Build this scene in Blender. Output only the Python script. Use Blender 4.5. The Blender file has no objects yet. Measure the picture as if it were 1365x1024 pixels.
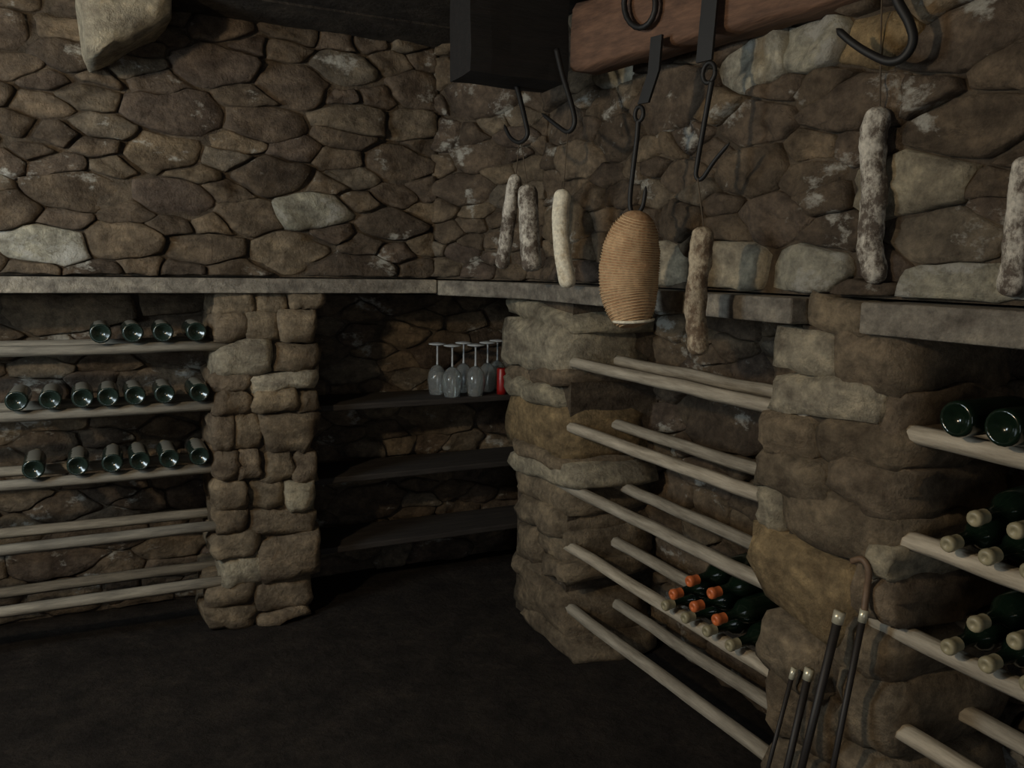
import bpy, bmesh, math, random
from mathutils import Vector, Matrix, noise

# ------------------------------------------------------------------ camera
F = 1108.0; IW, IH = 1365.0, 1024.0; CAMZ = 1.5
YAW, PITCH, ROLL = math.radians(26.0), math.radians(8.1), math.radians(0.94)
EYE = Vector((0, 0, CAMZ))
fwd = Vector((math.sin(YAW)*math.cos(PITCH), math.cos(YAW)*math.cos(PITCH), -math.sin(PITCH)))
r0 = Vector((math.cos(YAW), -math.sin(YAW), 0)); u0 = r0.cross(fwd)
cr = r0*math.cos(ROLL) + u0*math.sin(ROLL); cu = u0*math.cos(ROLL) - r0*math.sin(ROLL)
scn = bpy.context.scene
C = scn.collection
cam = bpy.data.cameras.new('camera'); camo = bpy.data.objects.new('camera', cam); C.objects.link(camo)
M3 = Matrix((cr, cu, -fwd)).transposed()
camo.matrix_world = Matrix.Translation(EYE) @ M3.to_4x4()
cam.sensor_width = 36; cam.lens = 36*F/IW; cam.clip_start = 0.02
scn.camera = camo

# ------------------------------------------------------------------ world and lights
w = bpy.data.worlds.new('world'); scn.world = w; w.use_nodes = True
w.node_tree.nodes['Background'].inputs[0].default_value = (0.55, 0.62, 0.75, 1)
w.node_tree.nodes['Background'].inputs[1].default_value = 0.008
def light(name, kind, loc, aim, energy, col, **kw):
    l = bpy.data.lights.new(name, kind); l.energy = energy; l.color = col
    for k, v in kw.items(): setattr(l, k, v)
    o = bpy.data.objects.new(name, l); C.objects.link(o); o.location = loc
    o.rotation_euler = (Vector(aim)-Vector(loc)).to_track_quat('-Z', 'Y').to_euler()
    return o
# daylight entering by the small window of the left wall, and a bare bulb under the ceiling
light('window_daylight', 'AREA', (-1.66, 2.2, 1.76), (1.0, 2.9, 1.4), 25.0, (0.78, 0.92, 1.0), shape='RECTANGLE', size=0.55, size_y=0.75)
light('cellar_bulb', 'POINT', (-1.25, 1.3, 2.12), (1, 2, 1), 80.0, (1.0, 0.81, 0.56), shadow_soft_size=0.06)
light('niche_fill', 'AREA', (-0.4, -1.72, 1.05), (0.2, 1.5, 1.0), 9.0, (0.85, 0.93, 1.0), shape='RECTANGLE', size=0.9, size_y=1.9)  # unseen fill light, added to lift the dark niches
scn.view_settings.view_transform = 'Standard'; scn.view_settings.look = 'None'
scn.view_settings.gamma = 1.0; scn.view_settings.use_curve_mapping = False
scn.view_settings.exposure = 0.0

# ------------------------------------------------------------------ helpers
def ray(x, y):
    return (fwd*F + cr*(x-IW/2) - cu*(y-IH/2)).normalized()
def on_plane(x, y, p, n):
    d = ray(x, y); p = Vector(p); n = Vector(n)
    return EYE + d*((p-EYE).dot(n)/d.dot(n))
YB = 3.40      # front plane of the niches along the back wall
XR = 1.53      # front plane of the niches along the right wall
def PB(x, y, dy=0.0): return on_plane(x, y, (0, YB+dy, 0), (0, 1, 0))
def PR(x, y, dx=0.0): return on_plane(x, y, (XR+dx, 0, 0), (1, 0, 0))
def PZ(x, y, z): return on_plane(x, y, (0, 0, z), (0, 0, 1))
rng = random.Random(7)

def mesh_obj(name, bm, mat, parent=None, smooth=True):
    me = bpy.data.meshes.new(name); bm.normal_update(); bm.to_mesh(me); bm.free()
    if smooth:
        for p in me.polygons: p.use_smooth = True
    me.materials.append(mat)
    o = bpy.data.objects.new(name, me); C.objects.link(o)
    if parent: o.parent = parent
    return o
def tag(o, label=None, cat=None, group=None, kind=None):
    if label: o['label'] = label
    if cat: o['category'] = cat
    if group: o['group'] = group
    if kind: o['kind'] = kind
    return o
def thing(name, loc, label, cat, group=None, rz=0):
    o = bpy.data.objects.new(name, None); C.objects.link(o); o.location = loc; o.rotation_euler.z = rz
    o.empty_display_size = 0.05
    return tag(o, label, cat, group)
def copy_tree(o, parent=None):
    c = o.copy(); C.objects.link(c); c.parent = parent
    for ch in list(o.children): copy_tree(ch, c)
    return c
def box(bm, lo, hi):
    vs = [bm.verts.new((x, y, z)) for z in (lo[2], hi[2]) for y in (lo[1], hi[1]) for x in (lo[0], hi[0])]
    for f in ((0,2,3,1),(4,5,7,6),(0,1,5,4),(2,6,7,3),(0,4,6,2),(1,3,7,5)): bm.faces.new([vs[i] for i in f])
def tube(bm, pts, radii, seg=8, cap=True, flat=None):
    """swept tube with parallel frames; flat=(normal, squash)"""
    pts = [Vector(p) for p in pts]
    if not hasattr(radii, '__len__'): radii = [radii]*len(pts)
    rings = []; up = None
    for i, p in enumerate(pts):
        t = (pts[min(i+1, len(pts)-1)]-pts[max(i-1, 0)]).normalized()
        if up is None:
            up = Vector((0, 0, 1)) if abs(t.z) < 0.9 else Vector((1, 0, 0))
        up = (up - t*up.dot(t)).normalized(); sd = t.cross(up)
        rings.append([bm.verts.new(p + (up*math.cos(2*math.pi*k/seg)+sd*math.sin(2*math.pi*k/seg))*radii[i]) for k in range(seg)])
    for a, b in zip(rings, rings[1:]):
        for k in range(seg): bm.faces.new((a[k], a[(k+1)%seg], b[(k+1)%seg], b[k]))
    if cap:
        bm.faces.new(rings[0][::-1]); bm.faces.new(rings[-1])
    return rings
def smooth_path(pts, n=6):
    pts = [Vector(p) for p in pts]; out = []
    for i in range(len(pts)-1):
        p0 = pts[max(i-1, 0)]; p1 = pts[i]; p2 = pts[i+1]; p3 = pts[min(i+2, len(pts)-1)]
        for k in range(n):
            t = k/n
            out.append(0.5*((2*p1)+(p2-p0)*t+(2*p0-5*p1+4*p2-p3)*t*t+(3*p1-p0-3*p2+p3)*t**3))
    out.append(pts[-1]); return out
def lathe(bm, prof, seg=16, axis='z'):
    rings = []
    for r, z in prof:
        rings.append([bm.verts.new((r*math.cos(2*math.pi*k/seg), r*math.sin(2*math.pi*k/seg), z)) for k in range(seg)] if r > 1e-6 else [bm.verts.new((0, 0, z))])
    for a, b in zip(rings, rings[1:]):
        for k in range(seg):
            k2 = (k+1) % seg
            if len(a) == 1 and len(b) == 1: continue
            if len(a) == 1: bm.faces.new((a[0], b[k2], b[k]))
            elif len(b) == 1: bm.faces.new((a[k], a[k2], b[0]))
            else: bm.faces.new((a[k], a[k2], b[k2], b[k]))

# ------------------------------------------------------------------ materials
def new_mat(name):
    m = bpy.data.materials.new(name); m.use_nodes = True
    nt = m.node_tree; return m, nt, nt.nodes['Principled BSDF']
def noise_node(nt, scale, detail=6, rough=0.6, vec=None, stretch=None):
    n = nt.nodes.new('ShaderNodeTexNoise'); n.inputs['Scale'].default_value = scale
    n.inputs['Detail'].default_value = detail; n.inputs['Roughness'].default_value = rough
    g = nt.nodes.new('ShaderNodeNewGeometry'); src = g.outputs['Position']
    if vec == 'object':
        t = nt.nodes.new('ShaderNodeTexCoord'); src = t.outputs['Object']
    if stretch:
        mp = nt.nodes.new('ShaderNodeMapping'); mp.inputs['Scale'].default_value = stretch
        nt.links.new(src, mp.inputs['Vector']); src = mp.outputs['Vector']
    nt.links.new(src, n.inputs['Vector']); return n
def ramp(nt, fac, stops):
    r = nt.nodes.new('ShaderNodeValToRGB'); e = r.color_ramp.elements
    while len(e) < len(stops): e.new(0.5)
    for el, (p, c) in zip(e, stops):
        el.position = p; el.color = (*c, 1)
    nt.links.new(fac, r.inputs['Fac']); return r
def mix(nt, mode, fac, a, b):
    m = nt.nodes.new('ShaderNodeMixRGB'); m.blend_type = mode
    for s, v in ((m.inputs[0], fac), (m.inputs[1], a), (m.inputs[2], b)):
        if hasattr(v, 'is_linked'): nt.links.new(v, s)
        else: s.default_value = v if not hasattr(v, '__len__') else (*v, 1)
    return m.outputs[0]
def bump(nt, bsdf, h, strength, dist):
    b = nt.nodes.new('ShaderNodeBump'); b.inputs['Strength'].default_value = strength; b.inputs['Distance'].default_value = dist
    nt.links.new(h, b.inputs['Height']); nt.links.new(b.outputs['Normal'], bsdf.inputs['Normal'])
def stone_mat(name, stops, wash=0.0, washcol=(0.52, 0.50, 0.44)):
    m, nt, b = new_mat(name)
    oi = nt.nodes.new('ShaderNodeObjectInfo')
    base = ramp(nt, oi.outputs['Random'], stops)
    n1 = noise_node(nt, 7, 8, 0.65, stretch=(1, 1, 1.8)); n2 = noise_node(nt, 34, 8, 0.7)
    v = ramp(nt, n1.outputs['Fac'], [(0.30, (0.42, 0.40, 0.40)), (0.5, (0.85, 0.85, 0.85)), (0.70, (1.45, 1.42, 1.35))])
    c = mix(nt, 'MULTIPLY', 1.0, base.outputs['Color'], v.outputs['Color'])
    v2 = ramp(nt, n2.outputs['Fac'], [(0.33, (0.55, 0.55, 0.55)), (0.66, (1.35, 1.33, 1.3))])
    c = mix(nt, 'MULTIPLY', 0.8, c, v2.outputs['Color'])
    if wash > 0:
        n3 = noise_node(nt, 5.0, 7, 0.68, stretch=(1, 1, 1.5)); t = 0.78-wash*0.35
        f = ramp(nt, n3.outputs['Fac'], [(t, (0, 0, 0)), (t+0.07, (1, 1, 1))])
        c = mix(nt, 'MIX', f.outputs['Color'], c, washcol)
    nt.links.new(c, b.inputs['Base Color']); b.inputs['Roughness'].default_value = 0.9
    b.inputs['Specular IOR Level'].default_value = 0.25
    nb = noise_node(nt, 22, 10, 0.72); bump(nt, b, nb.outputs['Fac'], 0.9, 0.035)
    return m
BR = [(0.0, (0.115, 0.088, 0.066)), (0.3, (0.19, 0.145, 0.10)), (0.55, (0.155, 0.118, 0.092)), (0.8, (0.25, 0.19, 0.125)), (1.0, (0.21, 0.18, 0.14))]
MAT = {}
MAT['wall'] = stone_mat('rubble_stone', BR, 0.55)
MAT['wall_white'] = stone_mat('limewashed_stone', [(0, (0.42, 0.40, 0.32)), (1, (0.50, 0.47, 0.38))], 0.8)
MAT['pillar'] = stone_mat('pillar_stone', [(0.0, (0.22, 0.17, 0.115)), (0.4, (0.30, 0.24, 0.165)), (0.7, (0.26, 0.20, 0.14)), (1.0, (0.35, 0.275, 0.18))], 0.2)
MAT['ochre'] = stone_mat('ochre_stone', [(0.0, (0.33, 0.24, 0.13)), (1.0, (0.38, 0.28, 0.155))], 0.0)
MAT['pale'] = stone_mat('pale_stone', [(0.0, (0.42, 0.37, 0.27)), (1.0, (0.52, 0.46, 0.35))], 0.2)
MAT['mortar'] = stone_mat('earth_mortar', [(0.0, (0.14, 0.11, 0.08)), (1.0, (0.14, 0.11, 0.08))], 0.4)
MAT['ledge'] = stone_mat('ledge_board', [(0.0, (0.36, 0.33, 0.28)), (1.0, (0.40, 0.36, 0.30))], 0.0)
MAT['ceiling'] = stone_mat('ceiling_timber', [(0.0, (0.05, 0.042, 0.036)), (1.0, (0.07, 0.058, 0.046))], 0.0)
MAT['floor'] = stone_mat('dark_earth', [(0.0, (0.03, 0.024, 0.02)), (1.0, (0.03, 0.024, 0.02))], 0.0)
def wood_mat(name, c1, c2, scale=(3, 3, 3), rough=0.8):
    m, nt, b = new_mat(name)
    n = noise_node(nt, 6, 8, 0.65, 'object', scale)
    r = ramp(nt, n.outputs['Fac'], [(0.32, c1), (0.68, c2)])
    oi = nt.nodes.new('ShaderNodeObjectInfo'); v = ramp(nt, oi.outputs['Random'], [(0, (0.8, 0.8, 0.8)), (1, (1.15, 1.12, 1.08))])
    c = mix(nt, 'MULTIPLY', 1.0, r.outputs['Color'], v.outputs['Color'])
    nt.links.new(c, b.inputs['Base Color']); b.inputs['Roughness'].default_value = rough
    bump(nt, b, n.outputs['Fac'], 0.5, 0.01); return m
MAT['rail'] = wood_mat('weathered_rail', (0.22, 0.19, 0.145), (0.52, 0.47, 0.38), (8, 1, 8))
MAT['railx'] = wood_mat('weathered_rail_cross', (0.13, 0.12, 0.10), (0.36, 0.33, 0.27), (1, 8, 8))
MAT['beam'] = wood_mat('oak_beam', (0.07, 0.038, 0.025), (0.16, 0.088, 0.055), (9, 1, 9))
MAT['darkbeam'] = wood_mat('black_beam', (0.005, 0.0045, 0.0045), (0.014, 0.011, 0.010), (1, 8, 8))  # near-black wood over the whole cross timber
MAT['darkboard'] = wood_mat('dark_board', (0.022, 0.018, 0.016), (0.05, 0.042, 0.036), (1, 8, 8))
def plain(name, col, rough, metal=0.0, spec=0.5, trans=0.0):
    m, nt, b = new_mat(name)
    n = noise_node(nt, 40, 5, 0.6, 'object')
    r = ramp(nt, n.outputs['Fac'], [(0.3, tuple(x*0.75 for x in col)), (0.7, tuple(min(1, x*1.2) for x in col))])
    nt.links.new(r.outputs['Color'], b.inputs['Base Color'])
    b.inputs['Roughness'].default_value = rough; b.inputs['Metallic'].default_value = metal
    b.inputs['Specular IOR Level'].default_value = spec; b.inputs['Transmission Weight'].default_value = trans
    return m
MAT['iron'] = plain('black_iron', (0.007, 0.0065, 0.0065), 0.6, 0.0)
MAT['glass_green'] = plain('dark_green_glass', (0.006, 0.014, 0.008), 0.14, 0, 0.6)
MAT['glass_dusty_toplit'] = plain('dusty_toplit_green_glass', (0.016, 0.028, 0.022), 0.2, 0, 0.75)
MAT['cap_pale'] = plain('cream_capsule', (0.33, 0.29, 0.18), 0.45)
MAT['cap_orange'] = plain('orange_capsule', (0.62, 0.16, 0.05), 0.4)
MAT['red'] = plain('red_wax', (0.30, 0.012, 0.010), 0.35)
MAT['twine'] = plain('twine', (0.10, 0.075, 0.05), 0.9)
MAT['stick'] = plain('dark_stick', (0.018, 0.014, 0.012), 0.55)
MAT['stickbrown'] = plain('brown_stick', (0.16, 0.10, 0.06), 0.6)
MAT['ferrule'] = plain('pale_ferrule', (0.72, 0.68, 0.52), 0.3, 0.4)
def clear_glass():
    m, nt, b = new_mat('clear_glass')
    b.inputs['Base Color'].default_value = (0.9, 0.95, 0.95, 1); b.inputs['Roughness'].default_value = 0.03
    b.inputs['Transmission Weight'].default_value = 0.9; b.inputs['IOR'].default_value = 1.5
    return m
MAT['clear'] = clear_glass()
MAT['foot'] = plain('thick_glass_foot', (0.70, 0.74, 0.76), 0.12, 0, 0.9, 0.25)
def mould_mat(name, skin, mould, t):
    m, nt, b = new_mat(name)
    n = noise_node(nt, 26, 8, 0.75, 'object', (1, 1, 0.7)); n2 = noise_node(nt, 90, 4, 0.6, 'object')
    f = ramp(nt, n.outputs['Fac'], [(t-0.06, (0, 0, 0)), (t+0.08, (1, 1, 1))])
    c = mix(nt, 'MIX', f.outputs['Color'], skin, mould)
    v = ramp(nt, n2.outputs['Fac'], [(0.35, (0.75, 0.75, 0.75)), (0.65, (1.1, 1.1, 1.1))])
    c = mix(nt, 'MULTIPLY', 1.0, c, v.outputs['Color'])
    nt.links.new(c, b.inputs['Base Color']); b.inputs['Roughness'].default_value = 0.75
    bump(nt, b, n.outputs['Fac'], 0.6, 0.012); return m
MAT['salami_white'] = mould_mat('white_mould', (0.62, 0.52, 0.36), (0.86, 0.80, 0.64), 0.42)
MAT['salami_grey'] = mould_mat('grey_mould', (0.11, 0.085, 0.065), (0.62, 0.58, 0.50), 0.50)
MAT['salami_brown'] = mould_mat('brown_mould', (0.15, 0.10, 0.06), (0.50, 0.42, 0.30), 0.50)
MAT['sausage'] = mould_mat('tan_casing', (0.42, 0.24, 0.12), (0.56, 0.36, 0.20), 0.5)
MAT['netting'] = plain('netting_twine', (0.58, 0.42, 0.24), 0.85)

def dusty(m):  # dust on upward faces, also painting the bright highlight arcs of the bottles
    nt = m.node_tree; b = nt.nodes['Principled BSDF']; src = b.inputs['Base Color'].links[0].from_socket
    g = nt.nodes.new('ShaderNodeNewGeometry'); sx = nt.nodes.new('ShaderNodeSeparateXYZ'); nt.links.new(g.outputs['Normal'], sx.inputs[0])
    n = noise_node(nt, 60, 4, 0.6); ad = nt.nodes.new('ShaderNodeMath'); ad.operation = 'MULTIPLY_ADD'
    nt.links.new(n.outputs['Fac'], ad.inputs[0]); ad.inputs[1].default_value = 0.35; nt.links.new(sx.outputs['Z'], ad.inputs[2])
    f = ramp(nt, ad.outputs[0], [(0.98, (0, 0, 0)), (1.0, (0.7, 0.7, 0.7))])
    c = mix(nt, 'MIX', f.outputs['Color'], src, (0.20, 0.185, 0.15)); nt.links.new(c, b.inputs['Base Color'])
    r = ramp(nt, f.outputs['Color'], [(0, (0.2, 0.2, 0.2)), (0.5, (0.8, 0.8, 0.8))]); nt.links.new(r.outputs['Color'], b.inputs['Roughness'])
dusty(MAT['glass_dusty_toplit'])
# ------------------------------------------------------------------ stone builders
def clip(poly, p, n):
    out = []
    for i in range(len(poly)):
        a = poly[i]; b = poly[(i+1) % len(poly)]
        da = (a[0]-p[0])*n[0]+(a[1]-p[1])*n[1]; db = (b[0]-p[0])*n[0]+(b[1]-p[1])*n[1]
        if da <= 0: out.append(a)
        if (da < 0 < db) or (db < 0 < da):
            t = da/(da-db); out.append((a[0]+(b[0]-a[0])*t, a[1]+(b[1]-a[1])*t))
    return out
def rubble(parent, org, ud, nrm, W, H, size, mats, seed, special=(), proud=0.032, skip=None):
    """irregular stones laid over a wall face: each a mesh object of its own"""
    R = random.Random(seed); org = Vector(org); ud = Vector(ud).normalized(); nrm = Vector(nrm); vd = Vector((0, 0, 1))
    A = 2.15
    seeds = [(u, v, m, size) for u, v, m in special]
    for tries in range(9000):
        s = size*R.choice((0.42, 0.55, 0.7, 0.9, 1.1, 1.5))
        u, v = R.uniform(0, W), R.uniform(0, H)
        if all(math.hypot(u-q[0], (v-q[1])*A) > (s+q[3])*0.5 for q in seeds): seeds.append((u, v, None, s))
    for i, (u, v, m, s) in enumerate(seeds):
        if skip and skip(u, v): continue
        poly = [(0, 0), (W, 0), (W, H*A), (0, H*A)]; c = (u, v*A); gap = R.choice((-0.004, 0.0, 0.003, 0.012))
        for j, q in enumerate(seeds):
            if j == i: continue
            d = (q[0]-c[0], q[1]*A-c[1]); L = math.hypot(*d)
            if L > size*4.2: continue
            k = 0.5+0.5*(s-q[3])/(L*2.2)
            poly = clip(poly, (c[0]+d[0]*k-d[0]/L*gap, c[1]+d[1]*k-d[1]/L*gap), (d[0]/L, d[1]/L))
            if len(poly) < 3: break
        if len(poly) < 3: continue
        # resample the outline
        per = sum(math.dist(poly[k], poly[(k+1) % len(poly)]) for k in range(len(poly)))
        n = 20; pts = []; acc = 0; k = 0; seg = math.dist(poly[0], poly[1])
        for t in range(n):
            want = per*t/n
            while acc+seg < want: acc += seg; k += 1; seg = math.dist(poly[k % len(poly)], poly[(k+1) % len(poly)])
            f = (want-acc)/seg if seg else 0; a = poly[k % len(poly)]; b = poly[(k+1) % len(poly)]
            pts.append((a[0]+(b[0]-a[0])*f, (a[1]+(b[1]-a[1])*f)/A))
        cx = sum(p[0] for p in pts)/n; cy = sum(p[1] for p in pts)/n
        h = proud*R.uniform(0.55, 1.35); tu, tv = R.uniform(-0.16, 0.16), R.uniform(-0.22, 0.22)
        bm = bmesh.new(); rings = []
        base = org+ud*cx+vd*cy
        for sc, hh in ((1.0, -0.035), (0.985, h*0.45), (0.90, h*0.95), (0.62, h), (0.3, h)):
            ring = []
            for (a, b) in pts:
                x = (a-cx)*sc; y = (b-cy)*sc
                wob = noise.noise(Vector(((cx+x)*9+seed, (cy+y)*9, hh*12)))*0.026 + noise.noise(Vector(((cx+x)*21+seed, (cy+y)*26, 3)))*0.013
                ja = noise.noise(Vector(((cx+x)*13, (cy+y)*13, seed+5)))*0.022*sc; jb = noise.noise(Vector(((cx+x)*13, (cy+y)*13, seed+9)))*0.014*sc
                p = ud*(x+ja)+vd*(y+jb)+nrm*(hh + (0 if hh < 0 else (tu*x+tv*y)*sc + wob))
                ring.append(bm.verts.new(p))
            rings.append(ring)
        ctr = bm.verts.new(nrm*(h+noise.noise(Vector((cx*9+seed, cy*9, 1)))*0.02))
        for a, b in zip(rings, rings[1:]):
            for k in range(n): bm.faces.new((a[k], a[(k+1) % n], b[(k+1) % n], b[k]))
        for k in range(n): bm.faces.new((rings[-1][k], rings[-1][(k+1) % n], ctr))
        bmesh.ops.recalc_face_normals(bm, faces=bm.faces)
        o = mesh_obj('stone', bm, MAT[m] if m else MAT[R.choice(mats)], parent)
        o.location = base
def block_stone(parent, c, half, ud, nrm, mat, R, name='stone'):
    """one rough rounded block, half = half sizes along ud, z, nrm"""
    ud = Vector(ud); nrm = Vector(nrm); vd = Vector((0, 0, 1)); c = Vector(c)
    bm = bmesh.new(); N = (6, 4, 4); idx = {}
    ph = Vector((R.uniform(0, 50), R.uniform(0, 50), R.uniform(0, 50)))
    sk = R.uniform(-0.12, 0.12); tp = R.uniform(-0.14, 0.14)
    def vert(i, j, k):
        if (i, j, k) not in idx:
            q = [2*i/N[0]-1, 2*j/N[1]-1, 2*k/N[2]-1]
            L = (sum(abs(x)**9 for x in q))**(1/9); mx = max(abs(x) for x in q)
            q = [x*mx/L for x in q]
            pr = Vector((q[0]*half[0], q[1]*half[1], q[2]*half[2]))
            nz = noise.noise_vector(pr*10+ph)*0.024 + noise.noise_vector(pr*31+ph)*0.013
            a = pr.x*(1+tp*q[1])+nz.x; b = pr.y+sk*pr.x+nz.y*0.7; d = pr.z+nz.z
            idx[(i, j, k)] = bm.verts.new(ud*a+vd*b+nrm*d)
        return idx[(i, j, k)]
    for ax in range(3):
        o1, o2 = [a for a in range(3) if a != ax]
        for side in (0, N[ax]):
            for i in range(N[o1]):
                for j in range(N[o2]):
                    q = []
                    for di, dj in ((0, 0), (1, 0), (1, 1), (0, 1)):
                        t = [0, 0, 0]; t[ax] = side; t[o1] = i+di; t[o2] = j+dj; q.append(vert(*t))
                    bm.faces.new(q)
    bmesh.ops.recalc_face_normals(bm, faces=bm.faces)
    o = mesh_obj(name, bm, MAT[mat], parent); o.location = c
    return o

# ------------------------------------------------------------------ the setting
ZL = 1.435       # top of the ledge
ZC = 2.44        # ceiling
YU = 3.45        # upper back wall face
XU = 1.60        # upper right wall face
YN, XN = 3.86, 1.98   # backs of the niches
def slab(name, lo, hi, mat, parent=None):
    bm = bmesh.new(); box(bm, lo, hi); return tag(mesh_obj(name, bm, MAT[mat], parent, False), kind='structure')
# floor: uneven trodden earth
bm = bmesh.new(); nx, ny = 46, 60; g = {}
for i in range(nx+1):
    for j in range(ny+1):
        x = -1.7+3.9*i/nx; y = -1.7+5.8*j/ny
        g[i, j] = bm.verts.new((x, y, noise.noise(Vector((x*2.3, y*2.3, 0)))*0.012+noise.noise(Vector((x*7, y*7, 4)))*0.007-0.006))
for i in range(nx):
    for j in range(ny): bm.faces.new((g[i, j], g[i+1, j], g[i+1, j+1], g[i, j+1]))
floor = tag(mesh_obj('floor', bm, MAT['floor']), kind='structure')
ceil = slab('ceiling', (-1.8, -1.8, ZC), (2.4, 4.3, ZC+0.12), 'ceiling')
for k in range(17):      # ceiling boards
    bm = bmesh.new(); y = -1.7+k*0.345
    box(bm, (-1.7, y+0.006, ZC-0.028-0.006*(k % 3)), (1.62, y+0.339, ZC+0.01)); b = mesh_obj('board', bm, MAT['ceiling'], ceil, False)
# walls
wb = slab('wall_back', (-1.8, YN, -0.05), (2.4, 4.3, ZC), 'mortar')
wr = slab('wall_right', (XN, -1.8, -0.05), (2.4, YN, ZC), 'mortar')
# upper parts of the walls, over the ledge (mortar bodies that the stones sit on)
def prism(name, poly, z0, z1, mat, parent):
    bm = bmesh.new(); lo = [bm.verts.new((x, y, z0)) for x, y in poly]; hi = [bm.verts.new((x, y, z1)) for x, y in poly]
    n = len(poly); bm.faces.new(lo[::-1]); bm.faces.new(hi)
    for k in range(n): bm.faces.new((lo[k], lo[(k+1) % n], hi[(k+1) % n], hi[k]))
    bmesh.ops.recalc_face_normals(bm, faces=bm.faces)
    return mesh_obj(name, bm, MAT[mat], parent, False)
XK, YK = 1.30, 2.98       # the corner of the upper walls is cut off between (XK, YU) and (XU, YK)
prism('upper_core', [(-1.7, YU), (XK, YU), (1.5, YN), (-1.7, YN)], ZL+0.004, ZC, 'mortar', wb)
prism('upper_core', [(XK, YU), (XU, YK), (XU, -1.7), (XN, -1.7), (XN, YN-0.001), (1.5, YN-0.001)], ZL+0.004, ZC, 'mortar', wr)
wl = slab('wall_left', (-1.95, -1.8, -0.05), (-1.7, 1.9, ZC), 'mortar')
bm = bmesh.new(); box(bm, (-1.95, 2.5, -0.05), (-1.7, 4.3, ZC)); box(bm, (-1.95, 1.9, -0.05), (-1.7, 2.5, 1.36)); box(bm, (-1.95, 1.9, 2.16), (-1.7, 2.5, ZC))
mesh_obj('window_surround', bm, MAT['mortar'], wl, False)
wf = slab('wall_front', (0.1, -1.95, -0.05), (2.4, -1.7, ZC), 'mortar')      # opening beside it is added for the fill light, behind the camera
bm = bmesh.new(); box(bm, (-1.8, -1.95, -0.05), (-0.9, -1.7, ZC)); box(bm, (-0.9, -1.95, 2.05), (0.1, -1.7, ZC)); mesh_obj('fill_opening_surround', bm, MAT['mortar'], wf, False)

def sp_back(lst):
    out = []
    for x, y, m in lst:
        p = PB(x, y, YU-YB); out.append((p.x+1.65, p.z-ZL-0.01, m))
    return out
rubble(wb, (-1.65, YU, ZL+0.01), (1, 0, 0), (0, -1, 0), XK+1.65, ZC-ZL-0.04, 0.27, ['wall'], 11,
       sp_back([(415, 282, 'wall_white'), (60, 325, 'wall_white'), (165, 320, 'wall'), (390, 335, 'pillar'), (290, 90, 'wall'), (215, 205, 'wall'), (520, 300, 'wall'), (110, 255, 'wall'), (235, 265, 'wall')]))
dg = Vector((XU-XK, YK-YU, 0)); dl = dg.length; dn = Vector((dg.y, -dg.x, 0)).normalized()
rubble(wr, (XK, YU, ZL+0.01), dg, dn, dl, ZC-ZL-0.04, 0.25, ['wall'], 23)
def sp_right(lst):
    out = []
    for x, y, m in lst:
        p = PR(x, y, XU-XR); out.append((YK-p.y, p.z-ZL-0.01, m))
    return out
rubble(wr, (XU, YK, ZL+0.01), (0, -1, 0), (-1, 0, 0), YK-0.35, ZC-ZL-0.04, 0.25, ['wall'], 31,
       sp_right([(1090, 62, 'wall_white'), (1020, 85, 'wall_white'), (830, 90, 'wall_white'), (975, 350, 'pale'), (890, 355, 'pale'), (1170, 50, 'ochre'), (775, 215, 'pillar'), (1280, 385, 'wall_white'), (1090, 360, 'wall_white'), (1215, 245, 'pale'), (1260, 320, 'wall'), (1300, 170, 'wall'), (1010, 165, 'wall'), (1300, 45, 'wall'), (1010, 230, 'wall')]))
# the backs of the niches
rubble(wb, (-1.65, YN, 0.0), (1, 0, 0), (0, -1, 0), XN+1.65, 1.36, 0.33, ['wall'], 43, proud=0.028)
rubble(wr, (XN, YN, 0.0), (0, -1, 0), (-1, 0, 0), YN-0.35, 1.36, 0.31, ['wall'], 57, proud=0.028)
# corbel high on the back wall
pc = [PB(x, y, -0.12) for x, y in ((170, -30), (150, 40))]
cb = block_stone(wb, (pc[0].x-0.01, YU-0.13, pc[1].z+0.08), (0.17, 0.13, 0.20), (0.85, 0, 0.45), (0, -1, 0), 'pale', random.Random(5), 'corbel')

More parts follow.
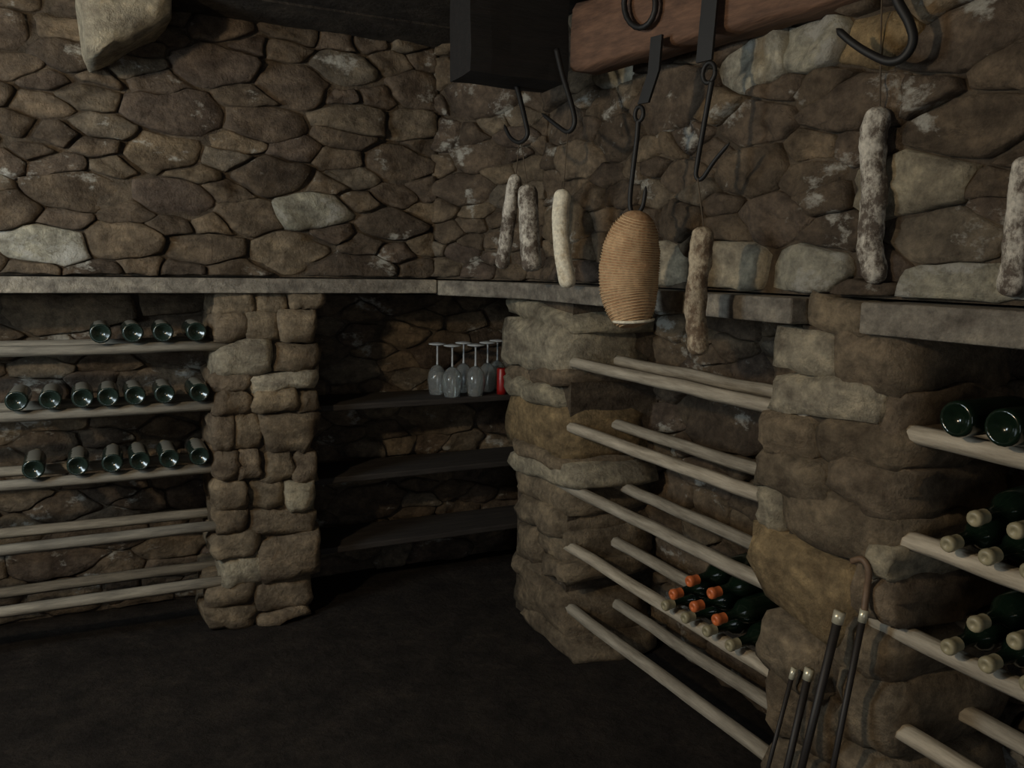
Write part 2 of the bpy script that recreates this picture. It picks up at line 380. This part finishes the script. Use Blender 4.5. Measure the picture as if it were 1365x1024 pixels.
# ------------------------------------------------------------------ pillars
def pillar(name, plane, ud, nrm, depth, rects, label, seed, core):
    R = random.Random(seed)
    mid = core
    t = thing(name, (mid[0], mid[1], 0), label, 'pillar')
    inv = Matrix.Translation((-mid[0], -mid[1], 0))
    ud = Vector(ud); nrm = Vector(nrm)
    us = []; 
    for r in rects:
        x0, x1, y0, y1 = r[:4]; m = r[4] if len(r) > 4 else 'pillar'
        xc, yc = (x0+x1)/2, (y0+y1)/2
        a = plane(x0, yc); b = plane(x1, yc); top = plane(xc, y0).z; bot = max(plane(xc, y1).z, 0.0)
        c = (a+b)/2; c.z = (top+bot)/2; hw = abs((b-a).dot(ud))/2
        us += [a.dot(ud), b.dot(ud)]
        hd = depth/2; pr = R.uniform(-0.012, 0.024)
        c = c - nrm*(hd-pr)
        block_stone(t, inv @ c, (hw+0.006, (top-bot)/2+0.005, hd), ud, nrm, m, R)
    us.sort(); u1, u2 = us[len(us)//10], us[-1-len(us)//10]
    a = plane((rects[0][0]+rects[0][1])/2, rects[0][2])
    bm = bmesh.new()
    e = 0.07
    corners = []
    base = a-ud*a.dot(ud)
    for u, d in ((u1+e, 0.04), (u2-e, 0.04), (u2-e, depth+0.02), (u1+e, depth+0.02)):
        p = base+ud*u-nrm*d; corners.append((p.x-mid[0], p.y-mid[1]))
    lo = [bm.verts.new((x, y, 0.0)) for x, y in corners]; hi = [bm.verts.new((x, y, 1.365)) for x, y in corners]
    bm.faces.new(lo); bm.faces.new(hi)
    for k in range(4): bm.faces.new((lo[k], lo[(k+1) % 4], hi[(k+1) % 4], hi[k]))
    bmesh.ops.recalc_face_normals(bm, faces=bm.faces)
    mesh_obj('mortar_core', bm, MAT['mortar'], t, False)
    return t
LP = [(288,340,388,420),(340,385,386,418),(385,430,386,412),(286,330,420,455),(330,374,418,458),(374,424,412,458),(288,362,457,500,'pale'),(364,424,458,496),
      (286,332,498,522),(332,428,496,520,'pale'),(284,336,522,552),(336,398,520,550),(398,430,522,548),(283,312,552,602),(312,346,552,600),(346,424,550,602),
      (284,320,602,642),(320,350,600,640),(350,394,602,644),(394,424,602,644),(286,330,642,682),(330,380,642,680),(380,422,644,682,'pale'),(288,332,682,714),(332,424,682,714),
      (284,346,712,745),(346,430,714,772),(296,358,742,785,'pale'),(276,340,780,812),(340,418,772,815),(274,344,812,856),(344,414,815,852)]
pillar('stone_pillar', PB, (1, 0, 0), (0, -1, 0), 0.44, LP, 'rough stacked-stone pillar between the bottle rows and the dark glass corner', 3, (PB(355, 850).x, YB+0.2))
MP = [(668,757,406,428,'pale'),(668,752,426,492,'pale'),(664,706,490,510),(704,752,490,512),(672,742,508,534,'pale'),(672,750,532,602,'ochre'),(682,754,600,616),(674,764,612,638,'pale'),
      (679,750,636,672),(686,746,670,702),(684,716,700,750),(714,750,700,748),(680,720,746,772),(718,758,746,770),(683,754,770,832),(690,764,828,884)]
pillar('stone_pillar', PR, (0, -1, 0), (-1, 0, 0), 0.42, MP, 'narrow stone pillar between the upturned glasses and the long pale rails', 4, (XR+0.2, PR(715, 850).y))
RP = [(1070,1162,402,446),(1025,1112,444,498,'pale'),(1110,1197,440,522),(1022,1168,506,556,'pale'),(1165,1200,520,585),(1010,1084,556,610),(1082,1198,562,622),(1006,1100,606,662),(1098,1202,618,680),
      (1003,1036,655,706,'pale'),(1034,1196,662,738),(1000,1136,728,836,'ochre'),(1134,1166,738,830),(1164,1197,728,772,'pale'),(1164,1192,770,832),(1012,1092,832,912),(1090,1186,828,905),
      (1016,1108,908,1004),(1106,1192,902,1002),(1014,1102,1000,1095),(1100,1192,1000,1090),(1014,1100,1092,1190),(1098,1194,1088,1195)]
pillar('stone_pillar', PR, (0, -1, 0), (-1, 0, 0), 0.42, RP, 'thick ochre stone pillar with dark sticks leaning against it', 6, (XR+0.2, PR(1105, 850).y))

# ------------------------------------------------------------------ ledge
def board(name, poly, z0, z1, mat, label, cat, group=None, seed=0):
    o = prism(name, poly, z0, z1, mat, None)
    bv = o.modifiers.new('bevel', 'BEVEL'); bv.width = 0.006; bv.segments = 2
    return tag(o, label, cat, group)
board('ledge_slab', [(-1.69, 3.375), (1.28, 3.375), (1.40, YN-0.01), (-1.69, YN-0.01)], ZL-0.058, ZL, 'ledge', 'long pale grey ledge slab over the bottle bases and glass corner', 'ledge')
yj = PR(1066, 415).y; yj2 = PR(1158, 425).y
board('ledge_slab', [(1.284, 3.375), (1.50, 2.98), (1.50, yj), (XN-0.01, yj), (XN-0.01, YN-0.01), (1.405, YN-0.01)], ZL-0.066, ZL-0.002, 'ledge', 'pale ledge slab behind the tan sausage, over the orange-capped bottles', 'ledge')
board('ledge_slab', [(1.50, yj2), (1.50, -0.2), (XN-0.01, -0.2), (XN-0.01, yj2)], ZL-0.072, ZL-0.002, 'ledge', 'short pale ledge slab over the dark bay with cream-capped bottles', 'ledge')

# ------------------------------------------------------------------ bottle shelves: a front and a rear rail each
def rail(name, a, b, r, mat, parent, org, seed):
    a = Vector(a); b = Vector(b); R = random.Random(seed); bm = bmesh.new(); n = 10; d = (b-a)
    side = Vector((-d.y, d.x, 0)).normalized(); rings = []
    for i in range(n+1):
        p = a+d*i/n; wz = noise.noise(Vector((i*0.6, seed*3.1, 0)))*0.006; wy = noise.noise(Vector((i*0.6, seed*3.1, 9)))*0.006
        ring = []
        for k in range(8):
            ang = math.pi/8+k*math.pi/4; q = r*(1+0.08*noise.noise(Vector((i*1.3, k*2.0, seed))))
            ring.append(bm.verts.new(p-Vector(org)+side*(math.cos(ang)*q*1.25+wy)+Vector((0, 0, math.sin(ang)*q+wz))))
        rings.append(ring)
    for A, B in zip(rings, rings[1:]):
        for k in range(8): bm.faces.new((A[k], A[(k+1) % 8], B[(k+1) % 8], B[k]))
    bm.faces.new(rings[0]); bm.faces.new(rings[-1]); bmesh.ops.recalc_face_normals(bm, faces=bm.faces)
    return mesh_obj(name, bm, MAT[mat], parent)
NTH = ['topmost', 'second', 'third', 'fourth', 'lowest']
RAILR = 0.021
zl = [PB(285, y).z for y in (463, 543, 627, 706, 782)]
xe = PB(287, 600).x
left_what = ['four dark bottle bases', 'seven dark bottle bases', 'six dark bottle bases', 'nothing', 'nothing']
for i, z in enumerate(zl):
    t = thing('bottle_shelf', (-0.5, YB, z), NTH[i]+' weathered rail shelf carrying '+left_what[i]+', beside the many-stoned pillar' if i < 3 else ('empty upper' if i == 3 else 'empty lowest')+' rail shelf below the rows of bottle bases', 'shelf', 'rail shelves')
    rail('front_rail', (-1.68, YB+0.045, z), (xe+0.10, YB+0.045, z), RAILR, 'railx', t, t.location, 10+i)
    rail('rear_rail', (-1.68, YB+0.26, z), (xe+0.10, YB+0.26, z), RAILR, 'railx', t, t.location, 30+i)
zm = [PR(760, y).z for y in (486, 575, 658, 740, 823)]
ya = PR(752, 600).y+0.10; yb_ = PR(1016, 700).y-0.10
mid_what = ['just under the ledge and the tan sausage', 'second from the ledge', 'just over the orange-capped bottles', 'carrying the orange-capped bottles', 'nearest the floor']
for i, z in enumerate(zm):
    t = thing('bottle_shelf', (XR, ya, z), 'pale rail shelf between two stone pillars, '+mid_what[i], 'shelf', 'rail shelves')
    rail('front_rail', (XR+0.045, ya, z), (XR+0.045, yb_, z), RAILR, 'rail', t, t.location, 50+i)
    rail('rear_rail', (XR+0.24, ya, z), (XR+0.24, yb_, z), RAILR, 'rail', t, t.location, 70+i)
zr = [PR(1230, y).z for y in (588, 738, 870, 1008)]
yc = PR(1200, 700).y+0.08
right_what = ['just under the short ledge, carrying dark bottle bases', 'carrying the upper cream-capped bottles', 'carrying the lower cream-capped bottles', 'lowest of all, empty']
for i, z in enumerate(zr):
    t = thing('bottle_shelf', (XR, yc, z), 'grey rail shelf past the thick pillar, '+right_what[i], 'shelf', 'rail shelves')
    rail('front_rail', (XR+0.045, yc, z), (XR+0.045, -0.15, z), RAILR, 'rail', t, t.location, 90+i)
    rail('rear_rail', (XR+0.24, yc, z), (XR+0.24, -0.15, z), RAILR, 'rail', t, t.location, 95+i)
# dark boards in the corner behind the glasses
xa = PB(424, 600).x
ZG = 0.895
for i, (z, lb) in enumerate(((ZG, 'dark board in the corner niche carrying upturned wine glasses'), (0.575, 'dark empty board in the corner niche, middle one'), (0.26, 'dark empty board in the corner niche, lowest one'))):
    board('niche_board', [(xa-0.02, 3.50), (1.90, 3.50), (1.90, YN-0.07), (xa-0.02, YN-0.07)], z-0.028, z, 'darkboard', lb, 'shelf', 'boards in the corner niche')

# ------------------------------------------------------------------ bottles
def make_bottle(glass, capm, name='wine_bottle'):
    """axis along +z, base at z=0, neck end at z=0.30"""
    t = thing(name, (0, 0, 0), 'x', 'bottle')
    bm = bmesh.new()
    lathe(bm, [(0, 0.022), (0.016, 0.016), (0.028, 0.002), (0.033, 0.0), (0.0365, 0.004), (0.0375, 0.015), (0.0375, 0.18), (0.035, 0.198), (0.026, 0.214), (0.017, 0.226), (0.0143, 0.24), (0.0138, 0.285), (0.0155, 0.287), (0.0155, 0.296), (0.012, 0.300), (0, 0.300)], 18)
    bmesh.ops.recalc_face_normals(bm, faces=bm.faces)
    mesh_obj('glass_body', bm, MAT[glass], t)
    bm = bmesh.new()
    lathe(bm, [(0.0150, 0.266), (0.0150, 0.285), (0.0168, 0.288), (0.0168, 0.298), (0.014, 0.3025), (0.006, 0.3025), (0.005, 0.3005), (0, 0.3005)], 14)
    bmesh.ops.recalc_face_normals(bm, faces=bm.faces)
    mesh_obj('capsule', bm, MAT[capm], t)
    return t
protos = {}
def bottle(loc, direction, glass, capm, label, group, droop=0.0):
    k = (glass, capm)
    if k not in protos: protos[k] = make_bottle(glass, capm); o = protos[k]
    else: o = copy_tree(protos[k])
    o.location = loc
    d = Vector(direction).normalized()
    o.rotation_mode = 'QUATERNION'; o.rotation_quaternion = d.to_track_quat('Z', 'Y')
    tag(o, label, 'bottle', group); return o
RB = 0.0375
rows = [(0, [137, 180, 220, 264], 'topmost'), (1, [25, 70, 113, 147, 183, 222, 268], 'second'), (2, [47, 106, 152, 189, 228, 268], 'third')]
for i, xs, nm in rows:
    z = zl[i]+RAILR+RB+0.004
    for x in xs:
        p = PB(x, 500+i*80)
        bottle((p.x, YB-0.01, z), (rng.uniform(-0.03, 0.03), 1, 0), 'glass_dusty_toplit', 'cap_pale', 'dark green wine bottle lying base outward on the %s rail shelf by the many-stoned pillar' % nm, 'bottle bases on the %s rail' % nm)
# pyramid with cream and orange capsules, necks outward, on the fourth rail of the middle bay
LEN = 0.30
def neck_out(y, z, xtip, capm, label, group):
    bottle((xtip+LEN, y, z+0.004), (-1, 0, -0.085), 'glass_green', capm, label, group)
z1 = zm[3]+RAILR+RB+0.004
ys = [PR(x, y, -0.04).y for x, y in ((872, 797), (903, 812), (936, 832), (971, 857))]
ymid = sum(ys)/4; ys = [ymid+0.15-0.10*k for k in range(4)]
for y in ys: neck_out(y, z1, XR-0.02, 'cap_pale', 'cream-capped wine bottle in the bottom row of the pyramid stack', 'bottom row of the bottle pyramid')
dz = 0.0565
for k in range(3): neck_out((ys[k]+ys[k+1])/2, z1+dz, XR-0.03, 'cap_orange', 'orange-capped wine bottle in the middle row of the pyramid stack', 'middle row of the bottle pyramid')
for k in range(2): neck_out(ys[k+1], z1+2*dz, XR-0.01, 'cap_orange', 'orange-capped wine bottle atop the pyramid stack', 'top row of the bottle pyramid')
for i, pts, up in ((1, [(1243, 727), (1293, 748), (1350, 772)], [(1293, 708), (1345, 730)]), (2, [(1243, 868), (1295, 890), (1350, 915)], [(1290, 845), (1340, 868)])):
    yy = [PR(x, y, -0.03).y for x, y in pts]; y0 = yy[0]-0.02
    nm = ('upper', 'lower')[i-1]
    for k in range(4): neck_out(y0-0.083*k, zr[i]+RAILR+RB+0.004, XR-0.015, 'cap_pale', 'cream-capped wine bottle lying on the %s stocked rail past the thick pillar' % nm, 'bottles on the %s stocked rail' % nm)
    for k in range(3): neck_out(y0-0.0415-0.083*k, zr[i]+RAILR+RB+0.004+0.064, XR+0.0, 'cap_pale', 'dark wine bottle in the second layer over the %s stocked rail' % nm, 'second layer of bottles, %s rail' % nm)
for x in (1282, 1345):
    y = PR(x, 560).y
    bottle((XR-0.02, y, zr[0]+RAILR+RB+0.004), (1, 0.02, 0), 'glass_green', 'cap_pale', 'black wine bottle lying base outward under the short ledge slab', 'bottle bases under the short ledge')

# ------------------------------------------------------------------ upturned wine glasses and a red candle
def make_glass():
    t = thing('wine_glass', (0, 0, 0), 'clear wine glass standing upside down on dark niche board', 'glass', 'upturned wine glasses')
    bm = bmesh.new()
    lathe(bm, [(0.030, 0.0), (0.036, 0.03), (0.0385, 0.055), (0.034, 0.085), (0.018, 0.105), (0.005, 0.112), (0.0035, 0.110), (0.016, 0.1025), (0.032, 0.0835), (0.0365, 0.055), (0.034, 0.03), (0.0285, 0.0), (0.030, 0.0)], 20)
    mesh_obj('bowl', bm, MAT['clear'], t)
    bm = bmesh.new(); lathe(bm, [(0.0045, 0.110), (0.0035, 0.13), (0.0035, 0.178), (0.006, 0.184)], 10); mesh_obj('stem', bm, MAT['foot'], t)
    bm = bmesh.new(); lathe(bm, [(0, 0.183), (0.010, 0.183), (0.034, 0.188), (0.035, 0.190), (0.030, 0.1925), (0, 0.196)], 20); mesh_obj('foot', bm, MAT['foot'], t)
    t.scale = (1.2, 1.2, 1.25)
    return t
gl = make_glass()
spots = [(583, 3.64), (603, 3.545), (618, 3.66), (634, 3.54), (650, 3.64), (663, 3.72)]
for i, (x, Y) in enumerate(spots):
    p = on_plane(x, 480, (0, Y, 0), (0, 1, 0)); o = gl if i == 0 else copy_tree(gl)
    o.location = (p.x, Y, ZG)
p = on_plane(665, 530, (0, 3.54, 0), (0, 1, 0))
t = thing('candle', (p.x+0.012, 3.535, ZG), 'red candle standing beside the upturned wine glasses', 'candle')
bm = bmesh.new(); lathe(bm, [(0, 0), (0.024, 0), (0.0245, 0.02), (0.024, 0.12), (0.021, 0.125), (0.012, 0.119), (0, 0.118)], 18); mesh_obj('wax', bm, MAT['red'], t)
bm = bmesh.new(); tube(bm, [(0, 0, 0.116), (0.001, 0, 0.128), (0.004, 0, 0.136)], 0.0015, 6); mesh_obj('wick', bm, MAT['stick'], t)

# ------------------------------------------------------------------ hook beam and the cross timber
ZB = 2.10
b1 = PZ(760, 94, ZB); b2 = PZ(1080, 10, ZB)
bd = (b2-b1).normalized(); bn = Vector((-bd.y, bd.x, 0)); bn = bn if bn.x < 0 else -bn     # bn points to the room
def PH(x, y, out=0.0): return on_plane(x, y, b1+bn*out, bn)
A = b1-bd*0.0; B = b1+bd*(1.06)
bm = bmesh.new(); n = 16; rings = []
prof = [(0.0, 0.012), (0.0, 0.10), (-0.003, 0.18), (-0.02, 0.20), (-0.10, 0.20), (-0.125, 0.18), (-0.125, 0.02), (-0.11, 0.0), (-0.012, 0.0)]
for i in range(n+1):
    p = A+(B-A)*i/n; ring = []
    for k, (d, h) in enumerate(prof):
        wv = 0.009*noise.noise(Vector((i*0.5, k*1.1, 2.0)))
        ring.append(bm.verts.new(p-A+bn*(d+wv)+Vector((0, 0, h+wv))))
    rings.append(ring)
for P, Q in zip(rings, rings[1:]):
    for k in range(len(prof)): bm.faces.new((P[k], P[(k+1) % len(prof)], Q[(k+1) % len(prof)], Q[k]))
bm.faces.new(rings[0]); bm.faces.new(rings[-1]); bmesh.ops.recalc_face_normals(bm, faces=bm.faces)
beam = mesh_obj('hook_beam', bm, MAT['beam'], None); beam.location = A
tag(beam, 'reddish brown timber beam along the stone wall carrying iron hooks', 'beam')
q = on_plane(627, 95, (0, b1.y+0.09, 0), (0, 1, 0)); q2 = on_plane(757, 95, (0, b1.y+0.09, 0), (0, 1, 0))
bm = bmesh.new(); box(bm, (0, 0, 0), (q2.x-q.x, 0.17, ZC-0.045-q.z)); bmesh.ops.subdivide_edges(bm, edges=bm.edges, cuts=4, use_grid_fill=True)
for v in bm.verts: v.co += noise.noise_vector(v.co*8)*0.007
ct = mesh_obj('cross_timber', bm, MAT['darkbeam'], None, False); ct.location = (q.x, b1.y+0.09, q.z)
tag(ct, 'black timber block at the end of the hook beam', 'beam')

# ------------------------------------------------------------------ hooks
def hook(name, pts, radii, label, extra=None, out=0.03, group=None):
    P = [PH(x, y, out) for x, y in pts]; base = P[0].copy()
    t = thing(name, base, label, 'hook', group)
    path = smooth_path([p-base for p in P], 6); n = len(path)
    rr = [radii[0]+(radii[1]-radii[0])*i/(n-1) for i in range(n)]; rr[-1] = 0.001; rr[-2] *= 0.6
    bm = bmesh.new(); tube(bm, path, rr, 10); mesh_obj('iron_hook', bm, MAT['iron'], t)
    if extra: extra(t, base, out)
    return t
def flat_strap(pts, wd, th):
    def f(t, base, out):
        P = [PH(x, y, out)-base for x, y in pts]; bm = bmesh.new(); rings = []
        for p in P:
            rings.append([bm.verts.new(p+bd*s*wd/2+bn*u*th/2) for s, u in ((-1, -1), (1, -1), (1, 1), (-1, 1))])
        for a, b in zip(rings, rings[1:]):
            for k in range(4): bm.faces.new((a[k], a[(k+1) % 4], b[(k+1) % 4], b[k]))
        bm.faces.new(rings[0]); bm.faces.new(rings[-1]); bmesh.ops.recalc_face_normals(bm, faces=bm.faces)
        mesh_obj('strap', bm, MAT['iron'], t, False)
    return f
def ring_part(t, base, x, y, out, R, r, name='eye'):
    c = PH(x, y, out)-base; bm = bmesh.new(); pts = [c+(bd*math.cos(a)+Vector((0, 0, 1.25))*math.sin(a))*R for a in [2*math.pi*k/16 for k in range(17)]]
    tube(bm, pts, r, 8, False); mesh_obj(name, bm, MAT['iron'], t)
G = 'iron hooks on the beam'
hook('meat_hook', [(688, 112), (692, 127), (700, 160), (703, 180), (693, 190), (680, 183), (672, 166)], (0.009, 0.006), 'black iron hook nearest the black timber block, its point curling up', group=G)
hook('meat_hook', [(742, 66), (750, 100), (762, 140), (766, 164), (757, 176), (742, 167), (722, 151)], (0.009, 0.006), 'black iron hook with long point over the white salami', group=G)
def ex_a(t, base, out):
    flat_strap([(876, 48), (872, 95), (858, 138)], 0.040, 0.008)(t, base, out)
    ring_part(t, base, 852, 152, out, 0.016, 0.006)
hook('meat_hook', [(851, 160), (849, 185), (844, 225), (840, 262), (841, 280), (848, 286), (857, 274), (861, 248)], (0.0075, 0.006), 'long iron hook on a dark strap, holding the tan netted sausage', ex_a, group=G)
def ex_b(t, base, out):
    flat_strap([(949, -22), (943, 40), (939, 82)], 0.050, 0.008)(t, base, out)
    ring_part(t, base, 945, 97, out, 0.020, 0.006)
hook('meat_hook', [(949, 108), (944, 135), (937, 175), (930, 215), (928, 235), (936, 238), (952, 215), (973, 190)], (0.0075, 0.005), 'long iron hook on a wide strap, with an open slanting point', ex_b, group=G)
hook('meat_hook', [(1183, -40), (1196, 0), (1212, 30), (1217, 55), (1205, 76), (1185, 82), (1160, 72), (1135, 56), (1115, 38)], (0.011, 0.008), 'big iron hook with wide curve before the limewashed stones', out=0.05, group=G)
t = thing('iron_ring', PH(853, 5, 0.02), 'black iron ring stapled to the face of the brown beam', 'ring')
bm = bmesh.new(); base = PH(853, 5, 0.02)
tube(bm, [PH(x, y, 0.022)-base for x, y in [(853+21*math.sin(a), 5+32*math.cos(a)) for a in [2*math.pi*k/20 for k in range(21)]]], 0.0085, 8, False); mesh_obj('loop', bm, MAT['iron'], t)
bm = bmesh.new(); tube(bm, [PH(853, -26, -0.02)-base, PH(853, -27, 0.034)-base], 0.012, 8); mesh_obj('staple', bm, MAT['iron'], t)

# ------------------------------------------------------------------ salamis
def salami(name, pts, width_px, mat, label, hang, out=0.03, ends=0.35, lump=0.06, cat='salami', group=None, prof=None, netting=False):
    P = [PH(x, y, out) for x, y in pts]; base = P[0].copy()
    t = thing(name, base, label, cat, group)
    path = smooth_path([p-base for p in P], 30 if netting else 14); n = len(path)
    R = []
    for i in range(n):
        s = i/(n-1); x, y = pts[min(int(s*(len(pts)-1)), len(pts)-1)]
        d = (PH(x, y, out)-EYE).dot(fwd); r = width_px/2*d/F
        if prof: k = prof(s)
        else: k = min(1.0, (max(0, 1-((1-min(s, ends*0.35)/(ends*0.35)))**2)**0.5)) * min(1.0, (max(0, 1-((1-min(1-s, ends*0.35)/(ends*0.35)))**2)**0.5))
        R.append(max(0.003, r*k))
    bm = bmesh.new(); rings = tube(bm, path, R, 20)
    for i, rg in enumerate(rings):
        for v in rg:
            dlt = v.co-path[i]
            v.co = path[i]+dlt*(1+lump*2*noise.noise(v.co*30+Vector((len(label), 0, 0)))+lump*noise.noise(v.co*70))
    mesh_obj('casing', bm, MAT[mat], t)
    if hang:
        bm = bmesh.new(); tube(bm, [PH(x, y, out)-base for x, y in hang]+[Vector((0, 0, 0))], 0.0018, 6); mesh_obj('twine', bm, MAT['twine'], t)
    if netting:
        bm = bmesh.new(); ii = list(range(8, n-4, 2))
        for i in ii:
            tt = (path[min(i+1, n-1)]-path[i-1]).normalized(); s1 = tt.cross(Vector((0, 1, 0))).normalized(); s2 = tt.cross(s1)
            c = [path[i]+(s1*math.cos(a)+s2*math.sin(a))*(R[i]*1.012) for a in [2*math.pi*k/24 for k in range(25)]]
            tube(bm, c, 0.0015, 5, False)
        mesh_obj('netting', bm, MAT['netting'], t)
        bm = bmesh.new(); i = n-9
        c = [path[i]+Vector((math.cos(a), math.sin(a), 0.08*math.cos(a)))*(R[i]*1.03) for a in [2*math.pi*k/24 for k in range(25)]]
        tube(bm, c, 0.0045, 6, False); mesh_obj('string_band', bm, MAT['salami_white'], t)
    return t
GS = 'salamis hanging along the wall'
salami('salami', [(688, 232), (679, 285), (673, 330), (668, 358)], 19, 'salami_grey', 'thin grey salami hanging slanted next to the paler mottled one', [(692, 192)], out=0.02, group=GS)
salami('salami', [(703, 246), (705, 290), (707, 330), (710, 362)], 27, 'salami_grey', 'plump mottled grey salami between the slanted and the white one', [(695, 192)], out=0.05, group=GS, lump=0.03)
salami('salami', [(751, 252), (747, 295), (751, 345), (758, 384)], 23, 'salami_white', 'chalk white slender salami hanging in front of the ledge', [(757, 178)], out=0.05, group=GS, lump=0.03)
def mprof(s):
    K = [(0, 0), (0.03, 0.30), (0.08, 0.50), (0.18, 0.76), (0.32, 0.94), (0.5, 1.0), (0.68, 0.96), (0.82, 0.82), (0.91, 0.64), (0.965, 0.44), (1.0, 0.0)]
    for (a, p), (b, q) in zip(K, K[1:]):
        if s <= b: return p+(q-p)*(s-a)/(b-a)
    return 0.0
salami('netted_sausage', [(853, 281), (842, 330), (838, 385), (846, 437)], 80, 'sausage', 'big tan netted sausage with pale string band at its foot', None, out=0.05, cat='sausage', prof=mprof, netting=True, lump=0.02)
salami('salami', [(938, 302), (934, 345), (927, 400), (929, 440), (934, 474)], 29, 'salami_brown', 'brown mottled salami hanging below the open-pointed hook', [(930, 238)], out=0.06, group=GS, lump=0.09)
salami('salami', [(1173, 142), (1163, 200), (1166, 260), (1160, 320), (1170, 378)], 34, 'salami_grey', 'long white-flecked salami hanging above the thick pillar', [(1176, -40)], out=-0.03, group=GS, lump=0.09)
salami('salami', [(1369, 208), (1362, 260), (1355, 330), (1347, 396)], 34, 'salami_grey', 'pale dusty slanting salami over the short ledge slab', [(1385, -40)], out=0.02, group=GS, lump=0.08)

# ------------------------------------------------------------------ sticks leaning on the thick pillar
def stick(pts, r, ferr, label, upper=None):
    # pts: pixels at the top and lower down; the stick runs on to the floor
    a = PR(*pts[0], -0.045); b = PR(*pts[1], -0.09)
    d = (b-a); k = (a.z-0.004)/(-d.z); foot = a+d*k
    t = thing('leaning_stick', foot, label, 'stick', 'sticks leaning on the pillar')
    bm = bmesh.new(); tube(bm, [Vector((0, 0, 0)), a-foot], [r*0.75, r], 10); mesh_obj('shaft', bm, MAT['stick'], t)
    u = (a-foot).normalized(); bm = bmesh.new()
    tube(bm, [a-foot-u*0.016, a-foot+u*0.012], [r*1.2, r*1.25], 12); mesh_obj('ferrule', bm, MAT['ferrule'], t)
    if upper:
        bm = bmesh.new(); P = [a-foot+u*0.010]+[PR(x, y, -0.03)-foot for x, y in upper]
        tube(bm, smooth_path(P, 5), r*0.95, 10); mesh_obj('handle', bm, MAT['stickbrown'], t)
stick([(1057, 897), (1030, 1000)], 0.006, 0, 'thinnest dark stick leaning on the pillar, yellowish tip')
stick([(1078, 898), (1050, 1020)], 0.010, 0, 'thick dark stick with cream tip leaning on the pillar')
stick([(1118, 822), (1078, 985)], 0.011, 0, 'tall black stick with bright white tip leaning on the pillar')
stick([(1151, 820), (1112, 1015)], 0.008, 0, 'dark stick with brown bent handle above a pale ferrule', [(1155, 790), (1158, 762), (1150, 746), (1136, 748)])
